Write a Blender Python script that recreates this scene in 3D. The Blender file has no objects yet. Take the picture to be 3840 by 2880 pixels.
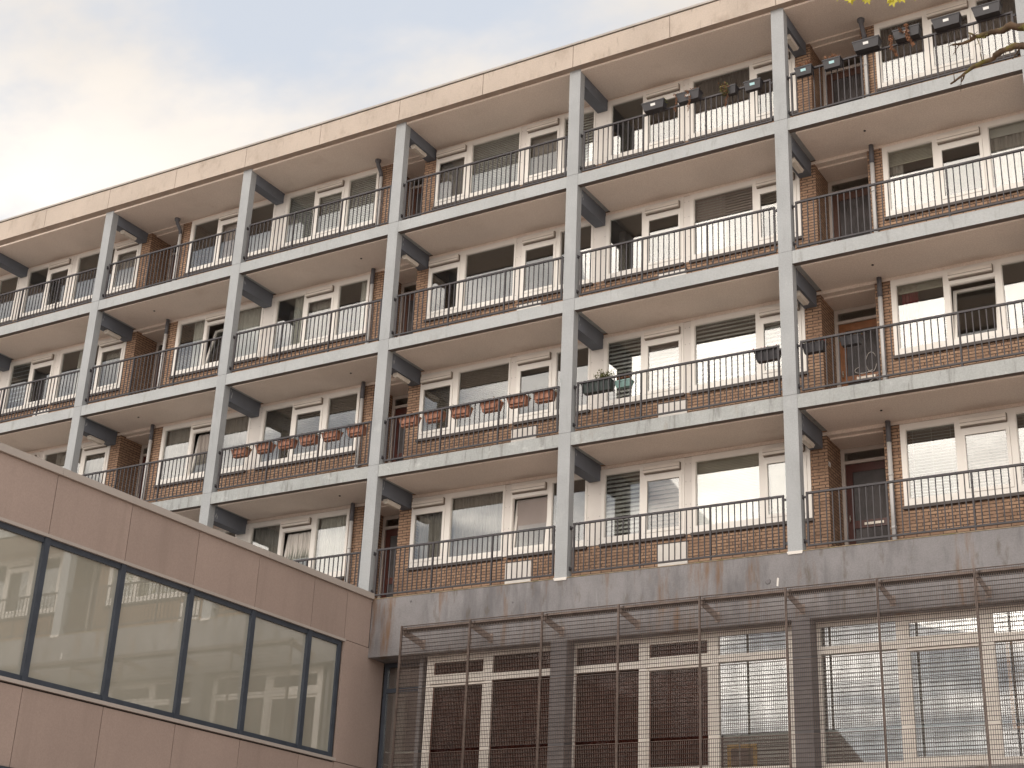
import bpy, math, random
from mathutils import Vector, Matrix
R = math.radians
random.seed(7)
C = bpy.context.scene.collection
GZ = -8.6                      # street level; the deck of the lowest gallery is z = 0

# ------------------------------------------------------------------ node helpers
def nodes(name):
    m = bpy.data.materials.new(name); m.use_nodes = True
    nt = m.node_tree; nt.nodes.clear()
    return m, nt
def N(nt, typ, **kw):
    n = nt.nodes.new(typ)
    for k, v in kw.items():
        if k.startswith('i_'):
            key = k[2:]
            n.inputs[int(key) if key.isdigit() else key.replace('_', ' ')].default_value = v
        else: setattr(n, k, v)
    return n
def L(nt, a, b): nt.links.new(a, b)
def math_(nt, op, a, b=None, clamp=False):
    n = nt.nodes.new('ShaderNodeMath'); n.operation = op; n.use_clamp = clamp
    for i, v in enumerate((a, b)):
        if v is None: continue
        if isinstance(v, (int, float)): n.inputs[i].default_value = v
        else: L(nt, v, n.inputs[i])
    return n.outputs[0]
def ramp(nt, fac, p0, p1):
    n = nt.nodes.new('ShaderNodeMapRange'); n.interpolation_type = 'SMOOTHSTEP'
    L(nt, fac, n.inputs[0]); n.inputs[1].default_value = p0; n.inputs[2].default_value = p1
    return n.outputs[0]
def mix(nt, fac, a, b, mode='MIX'):
    n = nt.nodes.new('ShaderNodeMix'); n.data_type = 'RGBA'; n.blend_type = mode
    for sock, v in ((n.inputs[0], fac), (n.inputs[6], a), (n.inputs[7], b)):
        if isinstance(v, (int, float)): sock.default_value = v
        elif isinstance(v, tuple): sock.default_value = (*v[:3], 1)
        else: L(nt, v, sock)
    return n.outputs[2]
def noise(nt, vec, scale, detail=4, rough=.55, sx=1, sy=1, sz=1, off=0):
    mp = N(nt, 'ShaderNodeMapping'); L(nt, vec, mp.inputs[0])
    mp.inputs[3].default_value = (scale * sx, scale * sy, scale * sz)
    mp.inputs[1].default_value = (off, off * .7, off * .3)
    n = N(nt, 'ShaderNodeTexNoise', i_Scale=1.0, i_Detail=detail, i_Roughness=rough)
    L(nt, mp.outputs[0], n.inputs['Vector']); return n.outputs[0]
def surface(name, col, rough=.6, var=.12, vscale=1.5, stain=None, bump=.0, bscale=60, metal=0, spec=.4, grain=0, streak=None, rnd=0):
    """painted / cast surface: broad tonal variation, fine grain, optional (colour, low, high, sx, sz, scale) stain masks"""
    m, nt = nodes(name)
    pos = N(nt, 'ShaderNodeNewGeometry').outputs['Position']
    b = N(nt, 'ShaderNodeBsdfPrincipled', i_Roughness=rough, i_Metallic=metal)
    b.inputs['Specular IOR Level'].default_value = spec
    dark = tuple(c * (1 - var) for c in col); lite = tuple(min(1, c * (1 + var)) for c in col)
    c = mix(nt, ramp(nt, noise(nt, pos, vscale, 5), .3, .7), dark, lite)
    if grain:
        c = mix(nt, grain, c, mix(nt, ramp(nt, noise(nt, pos, 45, 3), .35, .65), tuple(x * .6 for x in col), tuple(min(1, x * 1.3) for x in col)))
    for st in ([stain] if stain else []) + (streak or []):
        sc, lo, hi, sx, sz, scale, amt = st
        k = ramp(nt, noise(nt, pos, scale, 6, .65, sx, sx, sz, off=scale), lo, hi)
        c = mix(nt, math_(nt, 'MULTIPLY', k, amt), c, sc)
    if rnd:
        oi = N(nt, 'ShaderNodeObjectInfo'); hv = N(nt, 'ShaderNodeHueSaturation'); L(nt, c, hv.inputs['Color'])
        L(nt, math_(nt, 'ADD', math_(nt, 'MULTIPLY', oi.outputs['Random'], rnd), 1 - rnd / 2), hv.inputs['Value']); c = hv.outputs[0]
    L(nt, c, b.inputs['Base Color'])
    if bump:
        bp = N(nt, 'ShaderNodeBump', i_Strength=bump, i_Distance=.004)
        L(nt, noise(nt, pos, bscale, 4), bp.inputs['Height']); L(nt, bp.outputs[0], b.inputs['Normal'])
    o = N(nt, 'ShaderNodeOutputMaterial'); L(nt, b.outputs[0], o.inputs[0]); return m
def brick(name, c1, c2, mortar, wear=.5):
    m, nt = nodes(name)
    pos = N(nt, 'ShaderNodeNewGeometry').outputs['Position']
    s = N(nt, 'ShaderNodeSeparateXYZ'); L(nt, pos, s.inputs[0])
    cb = N(nt, 'ShaderNodeCombineXYZ'); L(nt, math_(nt, 'ADD', s.outputs[0], s.outputs[1]), cb.inputs[0]); L(nt, math_(nt, 'ADD', s.outputs[2], 20.0), cb.inputs[1])
    wob = N(nt, 'ShaderNodeVectorMath', operation='ADD'); L(nt, cb.outputs[0], wob.inputs[0])
    nz = N(nt, 'ShaderNodeTexNoise', i_Scale=9.0, i_Detail=3.0); L(nt, pos, nz.inputs['Vector'])
    sc = N(nt, 'ShaderNodeVectorMath', operation='SCALE'); sc.inputs[3].default_value = .006
    L(nt, nz.outputs['Color'], sc.inputs[0]); L(nt, sc.outputs[0], wob.inputs[1])
    t = N(nt, 'ShaderNodeTexBrick', i_Scale=1.0, i_Mortar_Size=.0095, i_Mortar_Smooth=.25, i_Brick_Width=.222, i_Row_Height=.0605, i_Bias=-.1)
    t.inputs['Color1'].default_value = (*c1, 1); t.inputs['Color2'].default_value = (*c2, 1); t.inputs['Mortar'].default_value = (*mortar, 1)
    L(nt, wob.outputs[0], t.inputs['Vector'])
    c = mix(nt, math_(nt, 'MULTIPLY', ramp(nt, noise(nt, pos, 2.2, 5), .4, .75), wear), t.outputs['Color'], tuple(x * .55 for x in c2))
    c = mix(nt, math_(nt, 'MULTIPLY', ramp(nt, noise(nt, pos, 28, 3), .5, .8), .4), c, tuple(min(1, x * 1.5) for x in c1))
    b = N(nt, 'ShaderNodeBsdfPrincipled', i_Roughness=.85); b.inputs['Specular IOR Level'].default_value = .2
    L(nt, c, b.inputs['Base Color'])
    bp = N(nt, 'ShaderNodeBump', i_Strength=.7, i_Distance=.008, invert=True); L(nt, t.outputs['Fac'], bp.inputs['Height']); L(nt, bp.outputs[0], b.inputs['Normal'])
    o = N(nt, 'ShaderNodeOutputMaterial'); L(nt, b.outputs[0], o.inputs[0]); return m
def glass(name, refl, tint=(.85, .87, .86), film=None, filmfac=0, wave=.02, grad=.35):
    m, nt = nodes(name)
    pos = N(nt, 'ShaderNodeNewGeometry').outputs['Position']
    g = N(nt, 'ShaderNodeBsdfGlossy', i_Roughness=.015); g.inputs['Color'].default_value = (.97, .97, .98, 1)
    bp = N(nt, 'ShaderNodeBump', i_Strength=wave, i_Distance=.02); L(nt, noise(nt, pos, 1.6, 1), bp.inputs['Height']); L(nt, bp.outputs[0], g.inputs['Normal'])
    t = N(nt, 'ShaderNodeBsdfTransparent'); t.inputs[0].default_value = (*tint, 1)
    base = t.outputs[0]
    if film:
        d = N(nt, 'ShaderNodeBsdfDiffuse'); L(nt, mix(nt, ramp(nt, noise(nt, pos, .6, 3), .3, .7), tuple(x * .9 for x in film), film), d.inputs[0])
        mx = N(nt, 'ShaderNodeMixShader'); mx.inputs[0].default_value = filmfac
        L(nt, t.outputs[0], mx.inputs[1]); L(nt, d.outputs[0], mx.inputs[2]); base = mx.outputs[0]
    lw = N(nt, 'ShaderNodeLayerWeight', i_Blend=.3)
    f = math_(nt, 'ADD', math_(nt, 'MULTIPLY', lw.outputs['Facing'], grad), refl, True)
    mx = N(nt, 'ShaderNodeMixShader'); L(nt, f, mx.inputs[0]); L(nt, base, mx.inputs[1]); L(nt, g.outputs[0], mx.inputs[2])
    o = N(nt, 'ShaderNodeOutputMaterial'); L(nt, mx.outputs[0], o.inputs[0]); return m
def cloth(name, col, fold=0):
    m, nt = nodes(name)
    pos = N(nt, 'ShaderNodeNewGeometry').outputs['Position']
    b = N(nt, 'ShaderNodeBsdfPrincipled', i_Roughness=.9); b.inputs['Specular IOR Level'].default_value = .1
    c = mix(nt, ramp(nt, noise(nt, pos, 30, 3, .6, 1, 1, .05), .3, .7), tuple(x * .72 for x in col), col)
    L(nt, c, b.inputs['Base Color'])
    o = N(nt, 'ShaderNodeOutputMaterial'); L(nt, b.outputs[0], o.inputs[0]); return m

M = {}
M['column'] = surface('painted_concrete_grey', (.37, .384, .392), .75, .08, 1.2, stain=((.24, .25, .245), .54, .78, 1, .2, 5, .5), bump=.15, grain=.2, streak=[((.46, .475, .47), .6, .74, 1, .4, 3.1, .5)])
M['slab'] = surface('painted_slab_edge', (.40, .415, .418), .75, .08, 1.0, bump=.15, grain=.15,
    streak=[((.21, .21, .195), .55, .74, 1, .16, 7, .6), ((.30, .25, .20), .62, .8, 1, .3, 3.3, .5), ((.55, .57, .565), .6, .72, 1, 1, 6, .4)])
M['slab_low'] = surface('painted_slab_edge_worn', (.375, .39, .385), .8, .1, 1.0, bump=.2, grain=.2,
    streak=[((.17, .17, .155), .51, .7, 1, .13, 8, .7), ((.28, .23, .17), .58, .78, 1, .3, 3.7, .6), ((.56, .58, .565), .58, .7, 1, 1, 5, .5)])
M['ceiling'] = surface('beige_ceiling_paint', (.85, .735, .655), .9, .07, .5, bump=.1, bscale=120, grain=.22, streak=[((.66, .55, .47), .56, .78, 1, 1, 1.1, .5)])
M['beam'] = surface('slate_blue_beam_paint', (.150, .165, .195), .7, .1, 1.5, stain=((.30, .30, .30), .66, .78, 1, 1, 4, .5), bump=.1)
M['fascia'] = surface('beige_roof_edge', (.50, .425, .36), .8, .08, .8, bump=.12, grain=.15,
    streak=[((.33, .265, .21), .5, .74, 1, .6, 3, .55), ((.22, .175, .14), .58, .74, 1, .22, 9, .55), ((.56, .47, .39), .6, .75, 1, 1, 2, .6)])
M['flashing'] = surface('roof_flashing', (.40, .37, .34), .5, .1, 2)
M['darkgap'] = surface('dark_joint', (.05, .042, .04), .9, .1, 2)
M['brick'] = brick('ochre_brick', (.425, .275, .182), (.305, .19, .128), (.09, .066, .055))
M['white'] = surface('white_window_paint', (.80, .765, .715), .38, .035, 1.0, stain=((.62, .57, .5), .66, .84, 1, .3, 4, .35))
M['panel'] = surface('white_infill_panel', (.74, .70, .655), .55, .05, 1.1, stain=((.55, .5, .44), .64, .84, 1, .3, 4, .4))
M['vent'] = surface('cream_ventilator', (.72, .665, .60), .45, .05, 2)
M['sill'] = surface('dark_sill_tile', (.06, .045, .04), .5, .2, 3)
M['rail'] = surface('anthracite_railing', (.046, .041, .046), .5, .15, 5, stain=((.2, .13, .1), .68, .8, 1, 1, 12, .5))
M['pipe'] = surface('grey_drain_pipe', (.56, .55, .54), .45, .06, 2)
M['pipe_dark'] = surface('dark_drain_pipe', (.13, .13, .145), .5, .12, 3)
M['lamp'] = surface('cream_lamp_cover', (.72, .66, .58), .35, .05, 3)
M['glass'] = glass('window_glass', .085, wave=.006, grad=.13)
M['sashglass'] = glass('sash_glass', .07, wave=.006, grad=.12)
M['wingglass'] = glass('tinted_facade_glass', .24, (.7, .72, .66), (.53, .515, .43), .88, .006, .26)
M['podglass'] = glass('podium_glass', .20, wave=.008, grad=.25)
M['podglass_dark'] = glass('dark_podium_glass', .008, (.8, .66, .62), grad=.02)
M['room'] = surface('room_plaster', (.42, .36, .32), .9, .15, .7)
M['podium'] = surface('grey_podium_concrete', (.235, .226, .230), .85, .13, 1.3, bump=.3, bscale=35, grain=.2,
    streak=[((.115, .11, .115), .46, .70, 1, .22, 2.6, .7), ((.19, .105, .052), .545, .68, 1, .13, 2.1, .8), ((.11, .085, .06), .56, .7, 1, .3, 4.4, .6), ((.33, .33, .325), .62, .72, 1, .08, 7, .55)])
M['podcol'] = surface('dark_podium_column', (.17, .16, .165), .8, .12, 2, bump=.15)
M['clad'] = surface('taupe_cladding', (.405, .315, .272), .6, .05, .8, grain=.12, spec=.3, rnd=.10, streak=[((.32, .25, .212), .48, .78, 1, .08, 3.3, .5)])
M['cladtrim'] = surface('taupe_trim', (.47, .42, .38), .45, .04, 1, spec=.4)
M['wingframe'] = surface('blue_grey_frame', (.055, .066, .085), .4, .1, 4)
M['mesh'] = surface('weathered_steel_mesh', (.17, .13, .112), .55, .2, 8, metal=.2)
M['meshbar'] = surface('dark_steel_bars', (.055, .042, .037), .6, .25, 8, metal=.2)
M['meshrail'] = surface('weathered_steel_rail', (.28, .22, .19), .6, .15, 4, stain=((.24, .14, .09), .55, .72, 1, 1, 9, .7))
M['podframe'] = surface('cream_podium_frame', (.84, .79, .73), .45, .05, 1.5)
M['darkboard'] = surface('dark_room_board', (.060, .026, .021), .6, .2, 2)  # board colour holds the darkness of the unlit room
M['doorframe'] = surface('taupe_door_frame', (.50, .44, .395), .5, .05, 2)
M['door_red'] = surface('oxblood_door', (.075, .020, .014), .4, .15, 4)
M['door_wood'] = surface('orange_brown_door', (.25, .10, .038), .45, .2, 6)
M['door_dark'] = surface('dark_brown_door', (.10, .045, .03), .45, .2, 4)
M['brass'] = surface('pale_metal', (.45, .41, .36), .4, .05, 5, metal=.5)
M['terracotta'] = surface('terracotta', (.40, .19, .125), .75, .12, 8, stain=((.55, .3, .22), .6, .8, 1, 1, 14, .5))
M['darkbox'] = surface('black_plastic', (.035, .033, .038), .45, .12, 6)
M['greenbox'] = surface('dark_green_plastic', (.045, .06, .058), .5, .12, 6)
M['mintbox'] = surface('mint_plastic', (.22, .36, .34), .5, .1, 6)
M['soil'] = surface('potting_soil', (.05, .035, .025), .95, .3, 20)
M['tag'] = surface('white_tag', (.8, .8, .78), .4, .02, 5)
M['tagblue'] = surface('pale_blue_tag', (.42, .68, .72), .4, .08, 30)
M['wire'] = surface('dark_wire', (.06, .05, .05), .5, .1, 9)
M['dry'] = surface('dry_brown_leaves', (.25, .12, .065), .9, .45, 14)
M['drystem'] = surface('dry_grass_stems', (.26, .16, .105), .9, .35, 16)
M['green'] = surface('olive_leaves', (.11, .115, .035), .85, .5, 14)
M['red'] = surface('red_petals', (.33, .035, .03), .7, .3, 20)
M['orange'] = surface('orange_petals', (.75, .28, .04), .7, .2, 20)
M['bark'] = surface('mossy_bark', (.10, .066, .042), .95, .35, 9, stain=((.16, .15, .03), .5, .68, 1, 1, 6, .8), bump=1.0, bscale=55)
M['leaf'] = surface('yellow_green_leaf', (.62, .56, .07), .6, .25, 5)
M['blind_dark'] = surface('dark_bronze_slats', (.23, .185, .155), .45, .1, 3)
M['blind_grey'] = surface('grey_slats', (.62, .595, .565), .5, .08, 3)
M['blind_white'] = surface('white_slats', (.82, .81, .79), .5, .05, 3)
M['blind_pink'] = surface('mauve_slats', (.44, .35, .325), .5, .08, 3)
M['blind_cream'] = surface('cream_slats', (.60, .55, .46), .5, .06, 3)
M['curt_grey'] = cloth('grey_curtain', (.46, .41, .375))
M['curt_net'] = cloth('net_curtain', (.74, .70, .65))
M['curt_dark'] = cloth('dark_curtain', (.13, .105, .097))
M['curt_red'] = cloth('red_curtain', (.22, .02, .03))
M['screen_grey'] = surface('grey_fabric_screen', (.30, .255, .235), .8, .06, 2)
M['screen_pale'] = surface('pale_fabric_screen', (.56, .53, .49), .8, .05, 2)
M['gold'] = surface('gilt_frame', (.55, .33, .08), .35, .2, 9, metal=.5)
M['amber'] = surface('orange_reflection_tone', (.72, .30, .04), .4, .15, 5)
M['picture'] = surface('brown_canvas', (.14, .10, .07), .7, .6, 7)
M['slabunder'] = surface('brown_slab_underside', (.15, .125, .112), .85, .12, 2)  # darker brown underside along the slab's front edge
M['ribbed'] = surface('ribbed_door_glass', (.11, .10, .10), .18, .25, 3, spec=.8)
M['fasciaunder'] = surface('shaded_fascia_underside', (.40, .32, .265), .85, .12, 2)  # beige darkened to put the underside's shadow into the colour
M['mossedge'] = surface('mossy_edge', (.36, .29, .20), .95, .3, 6, stain=((.2, .19, .05), .5, .65, 1, 1, 5, .7))
M['ventgap'] = surface('brown_shadow_gap', (.22, .175, .14), .7, .1, 3)
M['asphalt'] = surface('street_paving', (.46, .37, .31), .9, .12, .6, grain=.2)
M['redbrick'] = surface('pale_house_render', (.62, .52, .50), .9, .1, .6)
M['roofdeck'] = surface('roof_gravel', (.2, .19, .18), .95, .2, 4)
M['tile'] = surface('roof_tiles', (.12, .06, .045), .8, .2, 4)

# ------------------------------------------------------------------ mesh builder
class MB:
    def __init__(s): s.v = []; s.f = []; s.m = []; s.sm = []
    def face(s, pts, mi=0, smooth=False):
        k = len(s.v); s.v += [tuple(p) for p in pts]; s.f.append(tuple(range(k, k + len(pts)))); s.m.append(mi); s.sm.append(smooth)
    def hexa(s, p, mi=0, under=None):
        k = len(s.v); s.v += [tuple(q) for q in p]
        for i, q in enumerate(((0, 3, 2, 1), (4, 5, 6, 7), (0, 1, 5, 4), (1, 2, 6, 5), (2, 3, 7, 6), (3, 0, 4, 7))):
            s.f.append(tuple(k + j for j in q)); s.m.append(under if (i == 0 and under is not None) else mi); s.sm.append(False)
    def box(s, x0, x1, y0, y1, z0, z1, mi=0, under=None):
        s.hexa([(x0, y0, z0), (x1, y0, z0), (x1, y1, z0), (x0, y1, z0), (x0, y0, z1), (x1, y0, z1), (x1, y1, z1), (x0, y1, z1)], mi, under)
    def taper(s, x0, x1, y0, y1, z0, z1, dx, dy, mi=0, under=None):
        s.hexa([(x0 + dx, y0 + dy, z0), (x1 - dx, y0 + dy, z0), (x1 - dx, y1 - dy, z0), (x0 + dx, y1 - dy, z0), (x0, y0, z1), (x1, y0, z1), (x1, y1, z1), (x0, y1, z1)], mi, under)
    def tube(s, pts, rad, n=8, mi=0, cap=True):
        pts = [Vector(p) for p in pts]; rads = rad if isinstance(rad, (list, tuple)) else [rad] * len(pts)
        k0 = len(s.v)
        for i, p in enumerate(pts):
            d = (pts[min(i + 1, len(pts) - 1)] - pts[max(i - 1, 0)]).normalized()
            u = d.cross(Vector((0, 0, 1)) if abs(d.z) < .9 else Vector((0, 1, 0))).normalized(); w = d.cross(u)
            for j in range(n):
                a = 2 * math.pi * j / n; s.v.append(tuple(p + (u * math.cos(a) + w * math.sin(a)) * rads[i]))
        for i in range(len(pts) - 1):
            for j in range(n):
                a, b = k0 + i * n + j, k0 + i * n + (j + 1) % n
                s.f.append((a, b, b + n, a + n)); s.m.append(mi); s.sm.append(True)
        if cap:
            for i, fl in ((0, False), (len(pts) - 1, True)):
                r = [k0 + i * n + j for j in range(n)]; s.f.append(tuple(r if fl else r[::-1])); s.m.append(mi); s.sm.append(False)
    def leaf(s, p, size, mi=0, up=.3):
        d = Vector((random.uniform(-1, 1), random.uniform(-1, 1), random.uniform(-1, 1) + up)).normalized()
        e = d.cross(Vector((random.uniform(-1, 1), random.uniform(-1, 1), random.uniform(-1, 1)))).normalized()
        p = Vector(p); a = d * size; b = e * size * .38
        s.face([p, p + a * .5 + b, p + a, p + a * .5 - b], mi)
    def build(s, name, mats, parent=None, rot=None):
        """link as one object; the origin goes to the middle of the base"""
        xs, ys, zs = zip(*s.v)
        o0 = Vector(((min(xs) + max(xs)) / 2, (min(ys) + max(ys)) / 2, min(zs)))
        me = bpy.data.meshes.new(name); me.from_pydata([tuple(Vector(v) - o0) for v in s.v], [], s.f)
        for m in (mats if isinstance(mats, (list, tuple)) else [mats]): me.materials.append(M[m] if isinstance(m, str) else m)
        me.polygons.foreach_set('material_index', s.m); me.polygons.foreach_set('use_smooth', s.sm); me.update()
        o = bpy.data.objects.new(name, me); C.objects.link(o)
        WL[o.name] = o0
        if parent is not None:
            o.parent = parent; o.location = o0 - WL[parent.name]
        else: o.location = o0
        return o
WL = {}
def thing(name, label, cat, loc, group=None):
    o = bpy.data.objects.new(name, None); C.objects.link(o); o.location = loc; WL[o.name] = Vector(loc)
    o.empty_display_size = .3; return tag(o, label, cat, group)
def tag(o, label, cat, group=None):
    o['label'] = label; o['category'] = cat
    if group: o['group'] = group
    return o
def box(name, m, parent, *a):
    b = MB(); b.box(*a); return b.build(name, m, parent)
def structure(o): o['kind'] = 'structure'; return o

# ------------------------------------------------------------------ grid of the apartment block (metres)
H, SP = 2.8, 4.4765
PER = 4 * SP
COL = {-1: -4.46, 0: 0.0, 1: 4.452, 2: 8.993, 3: 13.463, 4: 17.896, 5: 22.363, 6: 26.898, 7: 31.35}
CW, CD, WY = .2573, .185, 1.24       # column width and depth, brick face
BAYS = range(-1, 7)
def sh(x):                            # the measured openings drift a little along the left end of the block
    for (a, da), (b, db) in zip(((-99, 0), (2.2, 0), (3.5, .085), (4.6, .07), (6., .15), (7., .11), (8.9, 0)), ((2.2, 0), (3.5, .085), (4.6, .07), (6., .15), (7., .11), (8.9, 0), (99, 0))):
        if a <= x < b: return x + da + (db - da) * (x - a) / (b - a)
    return x
bld = thing('apartment_building', 'five-storey brick apartment block with open gallery balconies and slate-grey podium band', 'building', (13, 2.5, GZ))

# windows of one period: (bay of the pattern, x0, x1, openings)
PAT = [
 (0, .15, 1.885, [('a', 'g', .215, .97), ('b', 'c', 1.065, 1.845)]),
 (0, 2.045, 4.345, [('c', 'g', 2.115, 3.38), ('d', 'c', 3.475, 4.28)]),
 (1, 5.985, 8.885, [('e', 'g', 6.075, 6.93), ('f', 'c', 7.03, 7.83), ('g', 'g', 7.94, 8.83)]),
 (2, 9.225, 11.995, [('h', 'g', 9.295, 10.11), ('i', 'c', 10.2, 11.0), ('j', 'g', 11.125, 11.93)]),
 (3, 13.622, 15.868, [('k', 'c', 13.66, 14.46), ('l', 'g', 14.585, 15.83)]),
 (3, 16.025, 17.74, [('m', 'c', 16.06, 16.865), ('n', 'g', 16.96, 17.70)]),
]
PANELS = [(1.885, 2.045), (8.885, 9.225), (15.868, 16.025), (17.74, 18.056)]
BRICKS = [(4.345, 4.664), (5.69, 5.985), (11.995, 12.36), (13.29, 13.622)]       # piers
RECESS = [(4.664, 5.69, 1), (12.36, 13.29, -1)]
XMIN, XMAX = COL[-1] - .13, COL[7] + .13
def periods(x0, x1):
    for k in (-1, 0, 1):
        a, b = x0 + k * PER, x1 + k * PER
        if b > XMIN + .3 and a < XMAX - .3: yield k, max(sh(a), XMIN), min(sh(b), XMAX)
OPEN = {}                            # (level, k, id) -> (x0, x1, z0, z1) of each glass
TILT = {(2, 0, 'f'): 9, (1, 0, 'i'): 9, (1, 0, 'm'): 7, (3, 0, 'f'): 14, (2, 1, 'f'): 11}

def window(lev, k, x0, x1, ops):
    z = (lev - 1) * H
    f = MB(); y0, y1 = 1.222, 1.30; zb, zt = z + .94, z + 2.435
    tr = lambda x: sh(x + k * PER)
    X0, X1 = sh(x0 + k * PER), sh(x1 + k * PER)
    cuts = [(tr(a), tr(b), t, i) for i, t, a, b in ops]
    e = X0
    for a, b, t, i in cuts:
        f.box(e, a, y0, y1, zb, zt); e = b
        lo, hi = (z + 1.065, z + 2.33) if t == 'g' else (z + 1.045, z + 2.125)
        f.box(a, b, y0 + .001, y1, zb, lo); f.box(a, b, y0 + .001, y1, hi, zt)
        # glazing bead, a thin step round the opening
        for q in ((a, a + .012, lo, hi), (b - .012, b, lo, hi), (a + .012, b - .012, lo, lo + .012), (a + .012, b - .012, hi - .012, hi)):
            f.box(q[0], q[1], y0 + .018, y1 - .005, q[2], q[3])
    f.box(e, X1, y0, y1, zb, zt)
    # small drain slots along the bottom rail
    for a, b, t, i in cuts:
        for xx in (a + .12, b - .15): f.box(xx, xx + .035, y0 - .003, y0 + .004, z + .985, z + .993, 1)
    w = f.build('window', ['white', 'vent'], bld)
    s = MB(); s.box(X0 - .02, X1 + .02, 1.185, 1.24, zb - .055, zb - .002); s.build('sill', 'sill', w)
    for a, b, t, i in cuts:
        if t == 'g':
            p = MB(); p.box(a + .002, b - .002, 1.262, 1.272, z + 1.067, z + 2.328); p.build('pane', 'glass', w)
            OPEN[lev, k, i] = (a, b, z + 1.065, z + 2.33)
        else:
            v = MB(); v.box(a + .005, b - .03, 1.14, y0 - .001, z + 2.215, z + 2.335); v.box(a + .003, b - .02, 1.16, y0 - .001, z + 2.336, z + 2.344, 1); v.box(a + .005, b - .03, 1.136, 1.141, z + 2.262, z + 2.268, 1)
            v.box(a + .005, b - .03, 1.185, y0 - .001, z + 2.196, z + 2.208, 1)
            v.box(b - .03, b - .022, 1.18, y0 - .001, z + 2.21, z + 2.335, 1)
            v.build('ventilator', ['vent', 'ventgap'], w)
            sa = MB(); lo, hi = z + 1.047, z + 2.123; fw = .058
            a2, b2 = a + .003, b - .003
            ya, yb = 1.212, 1.262
            for q in ((a2, a2 + fw, lo, hi), (b2 - fw, b2, lo, hi), (a2 + fw, b2 - fw, lo, lo + fw), (a2 + fw, b2 - fw, hi - fw, hi)): sa.box(q[0], q[1], ya, yb, q[2], q[3])
            pg = MB(); pg.box(a2 + fw - .004, b2 - fw + .004, 1.238, 1.247, lo + fw - .004, hi - fw + .004)
            tl = TILT.get((lev, k, i), 0)
            if tl:
                c_, s_ = math.cos(R(tl)), math.sin(R(tl))
                for mb in (sa, pg): mb.v = [(x, 1.275 + (y - 1.237) * c_ + (zz - lo) * s_, lo + (zz - lo) * c_ - (y - 1.237) * s_) for x, y, zz in mb.v]
            sa.build('sash', 'white', w); pg.build('pane', 'sashglass', w)
            OPEN[lev, k, i] = (a2 + fw, b2 - fw, lo + fw, hi - fw)

LV = (1, 2, 3, 4)
for lev in LV:
    z = (lev - 1) * H
    for pb, x0, x1, ops in PAT:
        for k in (-1, 0, 1):
            if x0 + k * PER > XMIN + .2 and x1 + k * PER < XMAX: window(lev, k, x0, x1, ops)
    # infill panels between the windows
    for a, b in PANELS:
        for k, A, B in periods(a, b):
            p = MB(); p.box(A + .002, B - .002, 1.232, 1.30, z + .94, z + 2.432)
            for zz in (1.05, 1.5, 1.95, 2.3):
                for xx in (A + .035, B - .035): p.box(xx - .005, xx + .005, 1.229, 1.233, z + zz, z + zz + .01, 1)
            p.build('infill_panel', ['panel', 'sill'], bld)
    # brickwork of this storey: parapets under the windows and piers
    wl = MB()
    for pb, x0, x1, ops in PAT:
        pass
    spans = [(-.17, 4.345), (5.985, 11.995), (13.622, 17.736)]
    for a, b in spans:
        for k, A, B in periods(a, b): wl.box(A, B, WY, 1.36, z - .28, z + .938)
    for a, b in BRICKS:
        for k, A, B in periods(a, b):
            rec = any(abs(a - r[1]) < .01 or abs(b - r[0]) < .01 for r in RECESS)
            wl.box(A, B, WY, 2.02, z - .279, z + 2.45)
    wl.build('wall', 'brick', bld)
    # lintel strip over the windows, continuous
    st = MB(); st.box(XMIN, XMAX, 1.252, 1.40, z + 2.452, z + 2.53); st.build('lintel', 'ceiling', bld)
    for a, b, s in RECESS:
        for k, A, B in periods(a, b):
            rc = MB(); rc.box(A + .002, B - .002, 1.402, 2.06, z + 2.42, z + 2.53); rc.build('porch_ceiling', 'ceiling', bld)

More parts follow.
